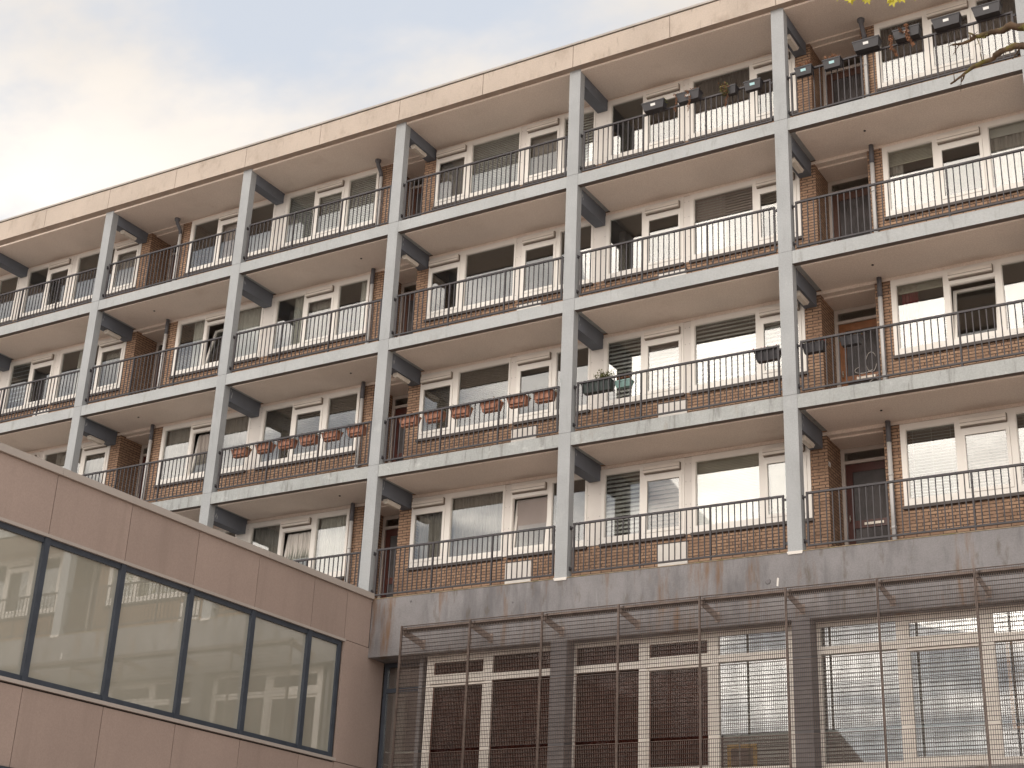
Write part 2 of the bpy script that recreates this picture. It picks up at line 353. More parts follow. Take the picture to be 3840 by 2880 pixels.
# ---- front doors in the recesses
DOORS = []
for lev in LV:
    z = (lev - 1) * H
    for a, b, s in RECESS:
        for k, A, B in periods(a, b):
            leafm = 'door_red'
            if (lev, k, s) == (2, 1, 1): leafm = 'door_wood'
            if lev >= 3: leafm = 'door_dark'
            A, B = A + .003, B - .003
            d = MB(); la, lb = A + .075, B - .075
            d.box(la, la + .12, 1.985, 2.02, z + .01, z + 2.11); d.box(lb - .10, lb, 1.985, 2.02, z + .01, z + 2.11)
            d.box(la + .12, lb - .10, 1.985, 2.02, z + 1.96, z + 2.11); d.box(la + .12, lb - .10, 1.985, 2.02, z + .01, z + .18)
            d.box(la + .12, lb - .10, 1.98, 2.02, z + .90, z + 1.04)
            o = d.build('door', leafm, bld)
            fr = MB(); fr.box(A, A + .07, 1.95, 2.03, z, z + 2.418); fr.box(B - .07, B, 1.95, 2.03, z, z + 2.418)
            fr.box(A + .07, B - .07, 1.951, 2.03, z + 2.33, z + 2.418); fr.box(A + .07, B - .07, 1.951, 2.03, z + 2.115, z + 2.175)
            fr.build('door_frame', 'doorframe', o)
            g = MB(); n = 34; xa, xb = la + .12, lb - .10
            for zz0, zz1 in ((z + .18, z + .90), (z + 1.04, z + 1.96)):
                for q in range(n):
                    u0, u1 = xa + (xb - xa) * q / n, xa + (xb - xa) * (q + 1) / n; um = (u0 + u1) / 2
                    g.face([(u0, 2.004, zz0), (um, 1.994, zz0), (um, 1.994, zz1), (u0, 2.004, zz1)]); g.face([(um, 1.994, zz0), (u1, 2.004, zz0), (u1, 2.004, zz1), (um, 1.994, zz1)])
            g.build('ribbed_glass', 'ribbed', o)
            t = MB(); t.box(A + .07, B - .07, 1.985, 1.995, z + 2.175, z + 2.33); t.build('transom_pane', 'sashglass', o)
            l = MB(); l.box(la + .30, lb - .22, 1.965, 1.985, z + .945, z + .99); l.build('letter_slot', 'brass', o)
            h = MB(); hx = la + .05 if s > 0 else lb - .05
            h.tube([(hx, 1.985, z + 1.08), (hx, 1.94, z + 1.08)], .012); h.tube([(hx, 1.945, z + 1.02), (hx, 1.94, z + 1.14)], .012); h.build('handle', 'brass', o)
            DOORS.append((lev, k, s, A, B, z))

# ---- galleries: slabs, ceilings, columns, beams, railings
for lev in range(2, 5):
    z = (lev - 1) * H
    for i in BAYS:
        a, b = COL[i] + CW / 2 - .001, COL[i + 1] - CW / 2 + .001
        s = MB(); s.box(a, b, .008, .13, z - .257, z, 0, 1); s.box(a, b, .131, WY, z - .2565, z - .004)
        o = s.build('balcony_slab', ['slab' if lev > 2 else 'slab_low', 'slabunder'], bld)
        c = MB(); c.box(a + .11, b, .132, 1.25, z - .285, z - .2575); c.build('balcony_ceiling', 'ceiling', o)
    fl = MB(); fl.box(XMIN, XMAX, 1.37, 5.2, z - .27, z - .01); fl.build('floor', 'room', bld)
for i in range(-1, 8):
    x = COL[i]; c = MB()
    for lev in LV:
        z0 = (lev - 1) * H + (.008 if lev > 1 else .0); z1 = lev * H - .008 if lev < 4 else 10.93
        dx = random.uniform(-.003, .003)
        c.box(x - CW / 2 + dx, x + CW / 2 + dx, 0 + dx * .5, CD, z0, z1)
        if lev > 1: c.box(x - CW / 2 + .006, x + CW / 2 - .006, .006, CD - .004, z0 - .016, z0)
    col = c.build('column', 'column', bld)
    base = MB(); base.taper(x - CW / 2 - .012, x + CW / 2 + .012, -.02, CD, -.05, -.001, .02, .008); base.build('column_base', 'white', col)
    for lev in LV:
        zc = lev * H - .257 - (.06 if lev == 4 else 0); zb = lev * H - .585
        bm = MB(); bm.box(x + CW / 2 - .24, x + CW / 2 - .002, CD + .001, WY + .05, zb, zc - .002); bo = bm.build('beam', 'beam', bld)
        if lev < 4 and i > 0:
            fk = MB()
            for q in range(random.randint(2, 4)):
                cy, cz, rr = CD + .03 + random.uniform(0, .07), zc - random.uniform(.03, .22), random.uniform(.012, .03)
                fk.face([(x + CW / 2 + .0005, cy + rr * random.uniform(.5, 1.1) * math.cos(w_) * .6, cz + rr * random.uniform(.6, 1.5) * math.sin(w_) * 1.5) for w_ in [k_ * .785 for k_ in range(8)]])
            fk.build('paint_flakes', 'column', bo)
        if i % 2:
            l = MB(); lx = x + .03
            l.box(lx - .05, lx + .05, .45, .92, zb - .03, zb - .001, 1); l.taper(lx - .065, lx + .065, .44, .93, zb - .095, zb - .03, .02, .03); l.build('lamp', ['lamp', 'vent'], bo)
def railing(lev, i):
    z = (lev - 1) * H; a, b = COL[i] + CW / 2 + .06, COL[i + 1] - CW / 2 - .075; y = .10
    r = MB()
    r.box(a, b, y - .022, y + .022, z + 1.0, z + 1.035); r.box(a, b, y - .016, y + .016, z + .088, z + .118)
    for xx in (a, b - .035): r.box(xx, xx + .035, y - .017, y + .017, z + .119, z + .999)
    n = 36
    for j in range(1, n):
        if j % 12 == 0: continue
        xx = a + (b - a) * j / n; jt = random.uniform(-.002, .002)
        r.box(xx - .0085 + jt, xx + .0085 + jt, y - .0085, y + .0085, z + .119, z + .999)
    o = r.build('railing', 'rail', bld)
    for j in (12, 24):
        xx = a + (b - a) * j / n; p = MB(); p.box(xx - .014, xx + .014, y - .02, y + .02, z + .119, z + .999)
        p.box(xx - .014, xx + .014, y - .013, y + .013, z - .01, z + .087); p.box(xx - .03, xx + .03, y - .03, y + .03, z - .003, z + .008); p.build('post', 'rail', o)
    for xx, s in ((a, -1), (b, 1)):
        for zz in (.18, .95):
            k = MB(); e = COL[i] + CW / 2 if s < 0 else COL[i + 1] - CW / 2
            k.box(min(xx, e), max(xx, e), y - .008, y + .008, z + zz - .02, z + zz + .02); k.box(e - (.0 if s < 0 else .012), e + (.012 if s < 0 else .0), y - .03, y + .03, z + zz - .035, z + zz + .035)
            k.tube([(e - s * .03, y - .02, z + zz), (e - s * .03, y - .034, z + zz)], .012, 6)
            k.build('bracket', 'rail', o)
for lev in LV:
    for i in BAYS: railing(lev, i)

# ---- drain pipes in front of the piers
for lev in LV:
    z = (lev - 1) * H
    for base in (5.80, 12.11):
        for k in (-1, 0, 1):
            x = sh(base + k * PER)
            if not XMIN < x < XMAX: continue
            if base == 5.80 and k == 0: x = 5.83
            p = MB(); top = 2.50 if lev < 4 else 2.15
            p.tube([(x, 1.17, z - .004), (x, 1.17, z + 2.12)], .042, 12)
            for zz in (.55, 1.5): p.tube([(x, 1.17, z + zz), (x, 1.17, z + zz + .05)], .048, 12)
            o = p.build('drainpipe', 'pipe', bld)
            q = MB()
            if lev < 4: q.tube([(x, 1.17, z + 2.121), (x, 1.17, z + 2.52)], .046, 12)
            else: q.tube([(x, 1.17, z + 2.121), (x, 1.15, z + 2.22), (x, 1.02, z + 2.36), (x, 1.0, z + 2.42), (x, 1.0, z + 2.43), (x, 1.0, z + 2.49)], [.046, .046, .046, .05, .07, .075], 12)
            q.build('pipe_collar', 'pipe_dark', o)
            if not (lev == 4 and False):
                h = MB(); h.tube([(x + .06, .62, z + 2.512), (x + .06, .62, z + 2.50)], .022, 8); h.build('drain_hole', 'darkgap', o)
    for a, b in ((1.41, 1.97), (15.97, 16.55)):
        for k in (-1, 0, 1):
            A, B = a + k * PER, b + k * PER
            if k == 1 and a < 2: A, B = 19.265, 19.86
            if A < XMIN or B > XMAX: continue
            v = MB(); v.box(A, B, 1.205, 1.239, z + .12, z + .79)
            v.box(A - .012, B + .012, 1.195, 1.2385, z + .791, z + .806, 1)
            for q in range(4): v.tube([(A + .1 + q * .13, 1.205, z + .72), (A + .1 + q * .13, 1.200, z + .72)], .018, 8)
            v.build('vent_cover', ['panel', 'sill'], bld)

# ---- house number on the porch wall of the lowest gallery
def text(body, size, loc, rot, m, parent, name):
    cu = bpy.data.curves.new(name, 'FONT'); cu.body = body; cu.size = size; cu.extrude = .004; cu.align_x = 'CENTER'
    tmp = bpy.data.objects.new('tmp', cu); C.objects.link(tmp); bpy.context.view_layer.update()
    me = bpy.data.meshes.new_from_object(tmp.evaluated_get(bpy.context.evaluated_depsgraph_get()))
    bpy.data.objects.remove(tmp); me.name = name
    me.materials.clear(); me.materials.append(M[m])
    o = bpy.data.objects.new(name, me); C.objects.link(o); o.parent = parent
    o.location = Vector(loc) - WL[parent.name]; o.rotation_euler = rot; return o
text('72', .115, (4.664 + PER + .006, 1.31, 1.885), (R(90), 0, R(90)), 'tag', bld, 'house_number')

# ---- roof: fascia elements, flashing, deck; rooms behind
def fz(x): return .085 * max(0, min(1, (11 - x) / 11))
j0 = COL[0] - 4.477
xs = [XMIN - .15, -2.24, 0.0, 2.18, 4.48, 6.75, 9.0, 11.24, 13.475, 15.68, 17.905, 20.13, 22.39, 24.63, 26.87, 29.1, XMAX + .15]
for a, b in zip(xs, xs[1:]):
    f = MB(); a, b = a + .006, b - .006; za, zb = 10.93, 11.455
    f.hexa([(a, -.13, za + fz(a) * .6), (b, -.13, za + fz(b) * .6), (b, .02, za), (a, .02, za), (a, -.13, zb + fz(a)), (b, -.13, zb + fz(b)), (b, .1, zb + fz(b)), (a, .1, zb + fz(a))], 0, 1)
    f.build('fascia', ['fascia', 'fasciaunder'], bld)
    g = MB(); g.hexa([(a - .006, -.155, 11.475 + fz(a)), (b + .006, -.155, 11.475 + fz(b)), (b + .006, .1, 11.475 + fz(b)), (a - .006, .1, 11.475 + fz(a)), (a - .006, -.155, 11.52 + fz(a)), (b + .006, -.155, 11.52 + fz(b)), (b + .006, .1, 11.535 + fz(b)), (a - .006, .1, 11.535 + fz(a))])
    g.build('roof_flashing', 'flashing', bld)
g = MB(); g.box(xs[0] + .01, xs[-1] - .01, -.10, .08, 11.45, 11.474); g.box(xs[0] + .02, xs[-1] - .02, -.11, .02, 11.02, 11.2); g.build('roof_edge_batten', 'darkgap', bld)
for i in BAYS:
    c = MB(); c.box(COL[i] + CW / 2, COL[i + 1] + CW / 2, .022, 1.30, 10.885, 10.93); c.build('roof_ceiling', 'ceiling', bld)
rf = MB(); rf.box(XMIN, XMAX, .1, 9.0, 10.931, 11.45); rf.build('roof', 'roofdeck', bld)
rm = MB()
rm.box(XMIN, XMAX, 5.2, 9, GZ, 10.93)
for xx in (XMIN, 0, 4.6, 8.95, 13.0, 17.9, 22.5, 26.86, XMAX - .15): rm.box(xx, xx + .15, 2.1, 5.2, -.2, 10.93)
rm.build('rear_block', 'room', bld)
cl = MB()
for lev in LV: cl.box(XMIN, XMAX, 1.41, 5.2, (lev) * H - .29, lev * H - .275)
cl.build('room_ceiling', 'room', bld)

# ---- podium: band, columns, window rows, wall to the ground
x13 = 13.70
pb = MB(); pb.box(x13 + .004, XMAX + .4, .004, .40, -1.15, -.004); pb.box(x13 - 8, XMAX, .41, 5.2, -.26, -.01)
pb.build('podium_band', 'podium', bld)
ed = MB()
for a, b in ((x13 + .01, XMAX + .4),): ed.box(a, b, -.006, .03, -.012, -.001)
ed.build('podium_edge', 'mossedge', bld)
for x, z, r in ((21.87, -.47, .05), (14.62, -.13, .022), (16.9, -.36, .018)):
    p = MB(); p.tube([(x, .003, z), (x, -.006, z)], [r, r * .8], 9); p.build('plaster_plug', 'podcol', bld)
p = MB(); p.hexa([(22.02, -.004, -.56), (22.05, -.004, -.57), (22.05, .0035, -.57), (22.02, .0035, -.56), (22.035, -.003, -.42), (22.065, -.003, -.43), (22.065, .0035, -.43), (22.035, .0035, -.42)]); p.build('plaster_chip', 'panel', bld)
for i in (4, 5, 6):
    x = COL[i] + .01
    if i == 4: x = 17.902
    if i == 5: x = 22.416
    c = MB(); c.box(x - .158, x + .158, .002, .45, GZ, -1.151); c.build('podium_column', 'podcol', bld)
soff = MB(); soff.box(x13 + .002, XMAX, .401, 5.2, -1.15, -1.10); soff.build('podium_soffit', 'podcol', bld)
low = MB(); low.box(14.80, XMAX, .25, .5, GZ, -3.56); low.box(XMIN, XMAX, 3.6, 3.8, GZ, -1.11); low.box(14.72, 14.80, .30, 1.5, GZ, -1.151)
low.build('podium_wall', 'podium', bld)
def podium_window(x0, x1, ops):
    f = MB(); y0, y1 = .30, .37; zt, zb = -1.155, -3.55
    tl0, tl1 = -1.70, -1.565
    e = x0
    panes = []
    for a, b, inner in ops:
        f.box(e, a, y0, y1, zb, zt); e = b
        f.box(a, b, y0 + .001, y1, -1.235, zt); f.box(a, b, y0 + .001, y1, tl0, tl1); f.box(a, b, y0 + .001, y1, zb, -3.43)
        f.box(a, b, y0 - .015, y0 + .001, tl0 + .01, tl0 + .03)
        for lo, hi in ((tl1, -1.235), (-3.43, tl0)):
            if inner:
                w = .05
                for q in ((a, a + w, lo, hi), (b - w, b, lo, hi), (a + w, b - w, lo, lo + w), (a + w, b - w, hi - w, hi)): f.box(q[0], q[1], y0 + .015, y1 - .004, q[2], q[3])
                panes.append((a + w, b - w, lo + w, hi - w))
            else: panes.append((a, b, lo, hi))
    f.box(e, x1, y0, y1, zb, zt)
    w = f.build('window', 'podframe', bld)
    for a, b, lo, hi in panes:
        p = MB(); p.box(a - .003, b + .003, .340, .348, lo - .003, hi + .003); p.build('pane', 'podglass_dark' if b < 20.75 else 'podglass', w)
podium_window(14.89, 17.742, [(14.99, 16.19, 1), (16.345, 17.62, 0)])
podium_window(18.062, 22.256, [(18.09, 19.345, 0), (19.49, 20.68, 1), (20.835, 22.06, 0)])
podium_window(22.576, 26.72, [(22.63, 23.89, 0), (24.04, 25.22, 1), (25.40, 26.62, 0)])
# glazed door bay beside the wing
d = MB()
for q in ((13.72, 13.79, -1.16, -4.6), (14.60, 14.72, -1.16, -4.6)): d.box(q[0], q[1], .56, .64, q[3], q[2])
d.box(13.79, 14.60, .561, .64, -1.24, -1.16); d.box(13.79, 14.60, .561, .64, -1.73, -1.65); d.box(13.79, 14.60, .561, .64, -4.6, -4.45)
dw = d.build('glazed_door', 'wingframe', bld)
for lo, hi in ((-1.65, -1.24), (-4.45, -1.73)):
    p = MB(); p.box(13.791, 14.599, .592, .60, lo, hi); p.build('pane', 'podglass', dw)
d = MB()
for zz in (-2.84, -3.07): d.tube([(13.8, .80, zz), (14.58, .80, zz)], .018)
for zz in (-2.84, -3.07): d.tube([(13.83, .80, zz), (13.83, .62, zz)], .012)
d.build('push_bar', 'panel', dw)
d = MB(); d.box(13.72, 14.02, .9, 1.0, -4.6, -1.16); d.build('inner_wall', 'doorframe', dw)

# ------------------------------------------------------------------ steel mesh sun screen in front of the podium
scr = thing('steel_mesh_screen', 'rusty steel grid screen on bracket arms in front of the podium windows', 'sun screen', (20, -.68, -5.3))
SX, SW = 14.945, 1.4965
for k in range(9):
    a, b = SX + SW * k + .018, SX + SW * (k + 1) - .018
    if a > XMAX - 1.5: break
    for z1, z0 in ((-.80, -1.925), (-1.972, -3.066), (-3.128, -4.25), (-4.30, -5.35)):
        m = MB(); n = 44; t = .0032
        for q in range(n + 1):
            x = a + (b - a) * q / n; m.box(x - t, x + t, -.6765, -.671, z0, z1)
        r = int(round((z1 - z0) / .0695))
        for q in range(r + 1):
            zz = z0 + (z1 - z0) * q / r; m.box(a, b, -.700, -.677, zz - .0022, zz + .0022, 1)
        m.box(a, b, -.703, -.67, z1 - .002, z1 + .004)
        m.build('mesh_panel', ['mesh', 'meshbar'], scr)
for k in range(10):
    x = SX + SW * k
    if x > XMAX - 1: break
    p = MB(); p.box(x - .016, x - .006, -.70, -.655, -5.4, -.79); p.box(x + .006, x + .016, -.70, -.655, -5.4, -.79); p.build('post', 'mesh', scr)
    ar = MB(); ar.hexa([(x + .02, -.66, -.955), (x + .032, -.66, -.955), (x + .032, -.004, -1.06), (x + .02, -.004, -1.06), (x + .02, -.66, -.83), (x + .032, -.66, -.83), (x + .032, -.004, -.93), (x + .02, -.004, -.93)])
    ar.box(x - .02, x + .075, -.012, .003, -1.08, -.91); ar.tube([(x + .055, -.012, -.94), (x + .055, -.022, -.94)], .012, 6); ar.tube([(x + .055, -.012, -1.05), (x + .055, -.022, -1.05)], .012, 6)
    ar.build('bracket_arm', 'meshrail', scr)
    bo = MB(); bo.tube([(x + .07, -.62, -.835), (x + .07, -.64, -.835)], .018, 8); bo.build('bolt', 'brass', scr)
    if x + SW < XMAX:
        tr = MB(); tr.box(x + .04, x + SW - .03, -.64, -.585, -.862, -.818); tr.box(x + .04, x + SW - .03, -.585, -.58, -.90, -.80, 1); tr.build('top_rail', ['meshrail', 'darkgap'], scr)
    if k == 0:
        tr = MB(); tr.box(x - .06, x + .03, -.64, -.60, -.87, -.82); tr.build('top_rail', 'meshrail', scr)

# ------------------------------------------------------------------ clad wing at a right angle
wing = thing('clad_wing_building', 'low modern wing clad in flat taupe panels with a strip of tinted windows', 'building', (9, -7, GZ))
JY = [-.785, -1.80, -3.38, -4.955, -6.535, -8.115, -9.70, -11.28, -12.86]
core = MB(); core.box(3.0, 13.66, -12.87, .5, GZ, -3.15); core.box(3.0, 13.66, -12.87, .5, -1.0, -.04); core.box(3, 12.6, -12.87, .5, -3.15, -1.0); core.box(13.3, 13.66, -.84, .6, -3.15, -1.0)
core.build('wall', 'darkgap', wing)
rf = MB(); rf.box(3, 13.66, -12.87, -.01, -.039, .02); rf.build('roof', 'roofdeck', wing)
cp = MB()
for a, b in ((-12.9, -8.075), (-8.07, -3.2), (-3.195, .0)): cp.box(13.50, 13.752, a, b, -.012, .102)
cp.build('coping', 'cladtrim', wing)
def panel(y0, y1, z0, z1):
    g = .006; p = MB(); p.box(13.665, 13.70, y0 + g, y1 - g, z0, z1); p.build('cladding_panel', 'clad', wing)
ys = JY[::-1] + [.0]
for a, b in zip(ys, ys[1:]): panel(a, b, -.952, -.018)
for a, b in zip(ys[:-1], ys[1:-1]): panel(a, b, -4.345, -3.232); panel(a, b, -8.5, -6.9)
panel(-.785, .55, -3.20, -.962); panel(-.785, .55, -4.5, -3.212)
wf = MB()
wf.box(13.63, 13.69, -12.86, -.84, -1.09, -1.003); wf.box(13.63, 13.69, -12.86, -.84, -3.148, -3.065)
wf.box(13.63, 13.69, -.925, -.84, -3.065, -1.09)
wn = wf.build('window', 'wingframe', wing)
for y in JY[1:]:
    m = MB(); m.box(13.62, 13.715, y - .055, y + .05, -3.15, -1.004); m.build('mullion', 'wingframe', wn)
e = -.925
for y in JY[1:]:
    p = MB(); p.box(13.640, 13.652, y + .05, e, -3.065, -1.09); p.build('pane', 'wingglass', wn); e = y - .055
for z0, z1 in ((-1.002, -.955), (-3.205, -3.15)):
    t = MB(); t.box(13.66, 13.735, -12.87, -.765, z0, z1); t.build('trim', 'cladtrim', wing)
w2 = MB(); w2.box(13.62, 13.67, -12.86, -.84, -6.85, -4.45); w2.build('lower_window', 'wingglass', wing)
t = MB(); t.box(13.66, 13.735, -12.87, -.765, -4.42, -4.355); t.build('trim', 'wingframe', wing)

# ------------------------------------------------------------------ curtains and blinds (hang inside, things of their own)
ROW = {4: 'top', 3: 'second', 2: 'third', 1: 'lowest'}
BAYN = {('a', 1): 'second bay from right', ('b', 1): 'second bay from right', ('c', 1): 'second bay from right', ('d', 1): 'second bay from right',
        ('e', 1): 'rightmost bay', ('f', 1): 'rightmost bay', ('g', 1): 'rightmost bay'}
for q in 'klmn': BAYN[q, 0] = 'third bay from right'
for q in 'hij': BAYN[q, 0] = 'fourth bay from right'
for q in 'efg': BAYN[q, 0] = 'fifth bay from right'
for q in 'abcd': BAYN[q, 0] = 'leftmost bay'
PN = dict(a='narrow window', b='first casement', c='wide window', d='second casement', e='first window', f='casement', g='last window', h='first window', i='casement', j='last window', k='first casement', l='wide window', m='second casement', n='last window')
def lab(s, lev, k, i): return '%s in %s of %s, %s balcony row' % (s, PN[i], BAYN[i, k], ROW[lev])
def slats(lev, k, i, m, pitch, desc, drop=1.0, tiltd=60, w=None):
    a, b, z0, z1 = OPEN[lev, k, i]; zb = z1 - (z1 - z0) * drop
    s = MB(); w = w or pitch * 1.05; y = 1.345
    c_, s_ = math.cos(R(tiltd)) * w / 2, math.sin(R(tiltd)) * w / 2
    n = int((z1 - zb) / pitch)
    for q in range(n):
        z = z1 - pitch * (q + .5) ; j = random.uniform(-.15, .15) * pitch * .3
        s.hexa([(a - .01, y - c_, z - s_ + j), (b + .01, y - c_, z - s_ + j), (b + .01, y + c_, z + s_), (a - .01, y + c_, z + s_), (a - .01, y - c_, z - s_ + .002 + j), (b + .01, y - c_, z - s_ + .002 + j), (b + .01, y + c_, z + s_ + .002), (a - .01, y + c_, z + s_ + .002)])
    s.box(a - .01, b + .01, y - .02, y + .02, z1 + .0, z1 + .03); s.box(a - .01, b + .01, y - .012, y + .012, zb, zb + .018)
    for xx in (a + .12 * (b - a), b - .12 * (b - a), (a + b) / 2): s.tube([(xx, y - w / 2 - .004, z1), (xx, y - w / 2 - .004, zb)], .0022, 4)
    return tag(s.build('venetian_blind', m), lab(desc, lev, k, i), 'blind', 'blinds in the flat windows')
def curtain(lev, k, i, m, desc, u0=0, u1=1, drop=1.0, folds=11, amp=.022):
    a, b, z0, z1 = OPEN[lev, k, i]; A, B = a + (b - a) * u0, a + (b - a) * u1; zb = z1 - (z1 - z0) * drop
    s = MB(); n = max(8, int((B - A) / .012)); ph = random.uniform(0, 6)
    def P(q, z, t): 
        x = A + (B - A) * q / n; w = math.sin(ph + x * folds * 6.28 / .8 + .8 * math.sin(x * 7)) * amp * (0.55 + .45 * t)
        return (x, 1.375 + w + amp * .4 * math.sin(x * 37), z)
    for q in range(n):
        for t0, t1 in ((0, .5), (.5, 1)):
            zz0, zz1 = z1 + .03 - (z1 + .03 - zb) * t0, z1 + .03 - (z1 + .03 - zb) * t1
            s.face([P(q, zz1, t1), P(q + 1, zz1, t1), P(q + 1, zz0, t0), P(q, zz0, t0)], 0, True)
    return tag(s.build('curtain', m), lab(desc, lev, k, i), 'curtain', 'curtains in the flat windows')
def roller(lev, k, i, m, desc, drop):
    a, b, z0, z1 = OPEN[lev, k, i]; s = MB(); s.box(a - .01, b + .01, 1.34, 1.344, z1 - (z1 - z0) * drop, z1 + .02); s.tube([(a, 1.36, z1), (b, 1.36, z1)], .022); s.box(a, b, 1.337, 1.347, z1 - (z1 - z0) * drop - .02, z1 - (z1 - z0) * drop)
    return tag(s.build('roller_blind', m), lab(desc, lev, k, i), 'blind', 'blinds in the flat windows')
# top row
slats(4, 0, 'h', 'blind_grey', .05, 'pale grey slatted blind'); slats(4, 0, 'j', 'blind_grey', .05, 'pale grey slatted blind'); slats(4, 0, 'i', 'blind_grey', .05, 'pale grey slatted blind', .9)
roller(4, 0, 'k', 'screen_grey', 'plain grey roller blind', .98); slats(4, 0, 'l', 'blind_grey', .045, 'thin grey slatted blind', .99); roller(4, 0, 'm', 'screen_grey', 'plain grey roller blind', .97)
slats(4, 0, 'n', 'blind_grey', .07, 'broad grey slatted blind'); roller(4, 0, 'f', 'blind_pink', 'mauve roller blind', .96); roller(4, 0, 'd', 'screen_grey', 'plain grey roller blind', .9)
curtain(4, 1, 'c', 'curt_dark', 'dark pleated curtain'); curtain(4, 1, 'e', 'curt_dark', 'dark pleated curtain'); curtain(4, 1, 'f', 'curt_dark', 'dark pleated curtain'); curtain(4, 1, 'g', 'curt_dark', 'dark pleated curtain')
# second row
slats(3, 0, 'a', 'blind_white', .12, 'uneven slatted blind', .8, 20); curtain(3, 0, 'c', 'curt_net', 'gathered net curtain', .35, .75); curtain(3, 0, 'd', 'curt_grey', 'grey net curtain')
curtain(3, 0, 'e', 'curt_net', 'drawn-back net curtain', .42, .95); curtain(3, 0, 'g', 'curt_net', 'full net curtain'); curtain(3, 0, 'h', 'curt_net', 'half-drawn net curtain', .5, 1)
curtain(3, 0, 'i', 'curt_grey', 'grey net curtain'); curtain(3, 0, 'j', 'curt_net', 'narrow net curtain', .66, 1)
slats(3, 1, 'c', 'blind_pink', .06, 'half-lowered brown slatted blind', .42); slats(3, 1, 'd', 'blind_dark', .06, 'brown slatted blind', .5); curtain(3, 1, 'c', 'curt_net', 'sheer net curtain', 0, .5)
slats(3, 1, 'e', 'blind_cream', .03, 'pulled-up cream blind', .22); curtain(3, 1, 'e', 'curt_grey', 'narrow drawn curtain', 0, .3)
roller(3, 1, 'g', 'screen_pale', 'pale roller blind', .14); curtain(3, 1, 'g', 'curt_grey', 'brown-grey drawn curtain', 0, 1)
# third row
curtain(2, 0, 'c', 'curt_grey', 'grey curtain', .2, 1); curtain(2, 0, 'd', 'curt_grey', 'grey pleated curtain'); curtain(2, 0, 'e', 'curt_grey', 'grey pleated curtain'); curtain(2, 0, 'f', 'curt_grey', 'pleated curtain behind tilted sash'); curtain(2, 0, 'g', 'curt_grey', 'grey pleated curtain')
for q in 'hij': slats(2, 0, q, 'blind_dark', .042, 'fine bronze slatted blind')
for q in 'kl': slats(2, 0, q, 'blind_dark', .042, 'fine bronze slatted blind')
slats(2, 1, 'a', 'blind_grey', .085, 'broad grey slatted blind', 1, 48); slats(2, 1, 'b', 'blind_pink', .085, 'broad mauve slatted blind', 1, 55); slats(2, 1, 'c', 'blind_grey', .085, 'broad grey slatted blind', .98, 48); slats(2, 1, 'd', 'blind_grey', .085, 'broad grey slatted blind', 1, 48)
curtain(2, 1, 'e', 'curt_red', 'dark red curtain', .08, .42); slats(2, 1, 'e', 'blind_cream', .022, 'rolled-up cream blind', .12)
# lowest row
curtain(1, 0, 'h', 'curt_grey', 'grey pleated curtain'); curtain(1, 0, 'i', 'curt_net', 'pale curtain behind tilted sash'); curtain(1, 0, 'j', 'curt_net', 'pale pleated curtain')
curtain(1, 0, 'k', 'curt_grey', 'grey pleated curtain'); curtain(1, 0, 'l', 'curt_grey', 'long grey pleated curtain'); roller(1, 0, 'm', 'screen_grey', 'roller blind behind tilted sash', 1)
slats(1, 1, 'a', 'blind_grey', .085, 'broad grey slatted blind', 1, 50); slats(1, 1, 'b', 'blind_pink', .085, 'broad mauve slatted blind', 1, 60); slats(1, 1, 'c', 'blind_cream', .03, 'fine cream slatted blind', .99, 62); roller(1, 1, 'd', 'screen_pale', 'plain pale roller blind', .98)
slats(1, 1, 'e', 'blind_white', .055, 'white slatted blind', .98, 25); slats(1, 1, 'f', 'blind_pink', .055, 'mauve slatted blind', 1, 40); slats(1, 1, 'g', 'blind_white', .055, 'white slatted blind', 1, 25)
# podium: boards standing for unlit rooms, blinds whitened for bright reflections
for n, (a, b, w) in enumerate([(14.99, 16.19, 'first podium window beside the glazed door'), (16.345, 17.70, 'second podium window, left of the first dark column'), (18.09, 19.345, 'third podium window, right of the first dark column'), (19.49, 20.68, 'fourth podium window, the last dark one')]):
    s = MB()
    for q in range(int((b - a) / .055)):
        x = a + .055 * q; s.box(x, x + .047, .42, .44, -3.6, -1.16)
    s.box(a, b, .441, .45, -3.6, -1.16)
    tag(s.build('darkboard', 'darkboard'), 'dark brown boards standing for the unlit room behind the mesh, ' + w, 'darkboard', 'boards standing for unlit podium rooms')
for n, (a, b, w, m, tl) in enumerate([(20.85, 22.06, 'left of the second dark column', 'blind_white', 50), (22.61, 23.89, 'right of the second dark column', 'blind_white', 46), (24.04, 25.22, 'in the inner-framed pane', 'blind_white', 50)]):
    s = MB(); z = -1.22
    c_, s_ = math.cos(R(tl)) * .03, math.sin(R(tl)) * .03
    while z > -3.45:
        s.hexa([(a, .43 - c_, z - s_), (b, .43 - c_, z - s_), (b, .43 + c_, z + s_), (a, .43 + c_, z + s_), (a, .43 - c_, z - s_ + .002), (b, .43 - c_, z - s_ + .002), (b, .43 + c_, z + s_ + .002), (a, .43 + c_, z + s_ + .002)]); z -= .058
    s.tube([(a + .3, .39, -1.2), (a + .3, .39, -3.45)], .012, 6)
    tag(s.build('venetian_blind', m), 'pale slatted blind, whitened for bright reflection, behind the mesh, podium window ' + w, 'blind', 'pale blinds of the podium windows')
def picture(name, x0, x1, y, z0, z1, w, m, label):
    t = thing(name, label, 'picture frame', ((x0 + x1) / 2, y, z0))
    f = MB(); f.box(x0, x0 + w, y, y + .03, z0, z1); f.box(x1 - w, x1, y, y + .03, z0, z1); f.box(x0 + w, x1 - w, y, y + .03, z0, z0 + w); f.box(x0 + w, x1 - w, y, y + .03, z1 - w, z1); f.build('frame', m, t)
    c = MB(); c.box(x0 + w, x1 - w, y + .012, y + .02, z0 + w, z1 - w); c.build('canvas', 'picture', t)
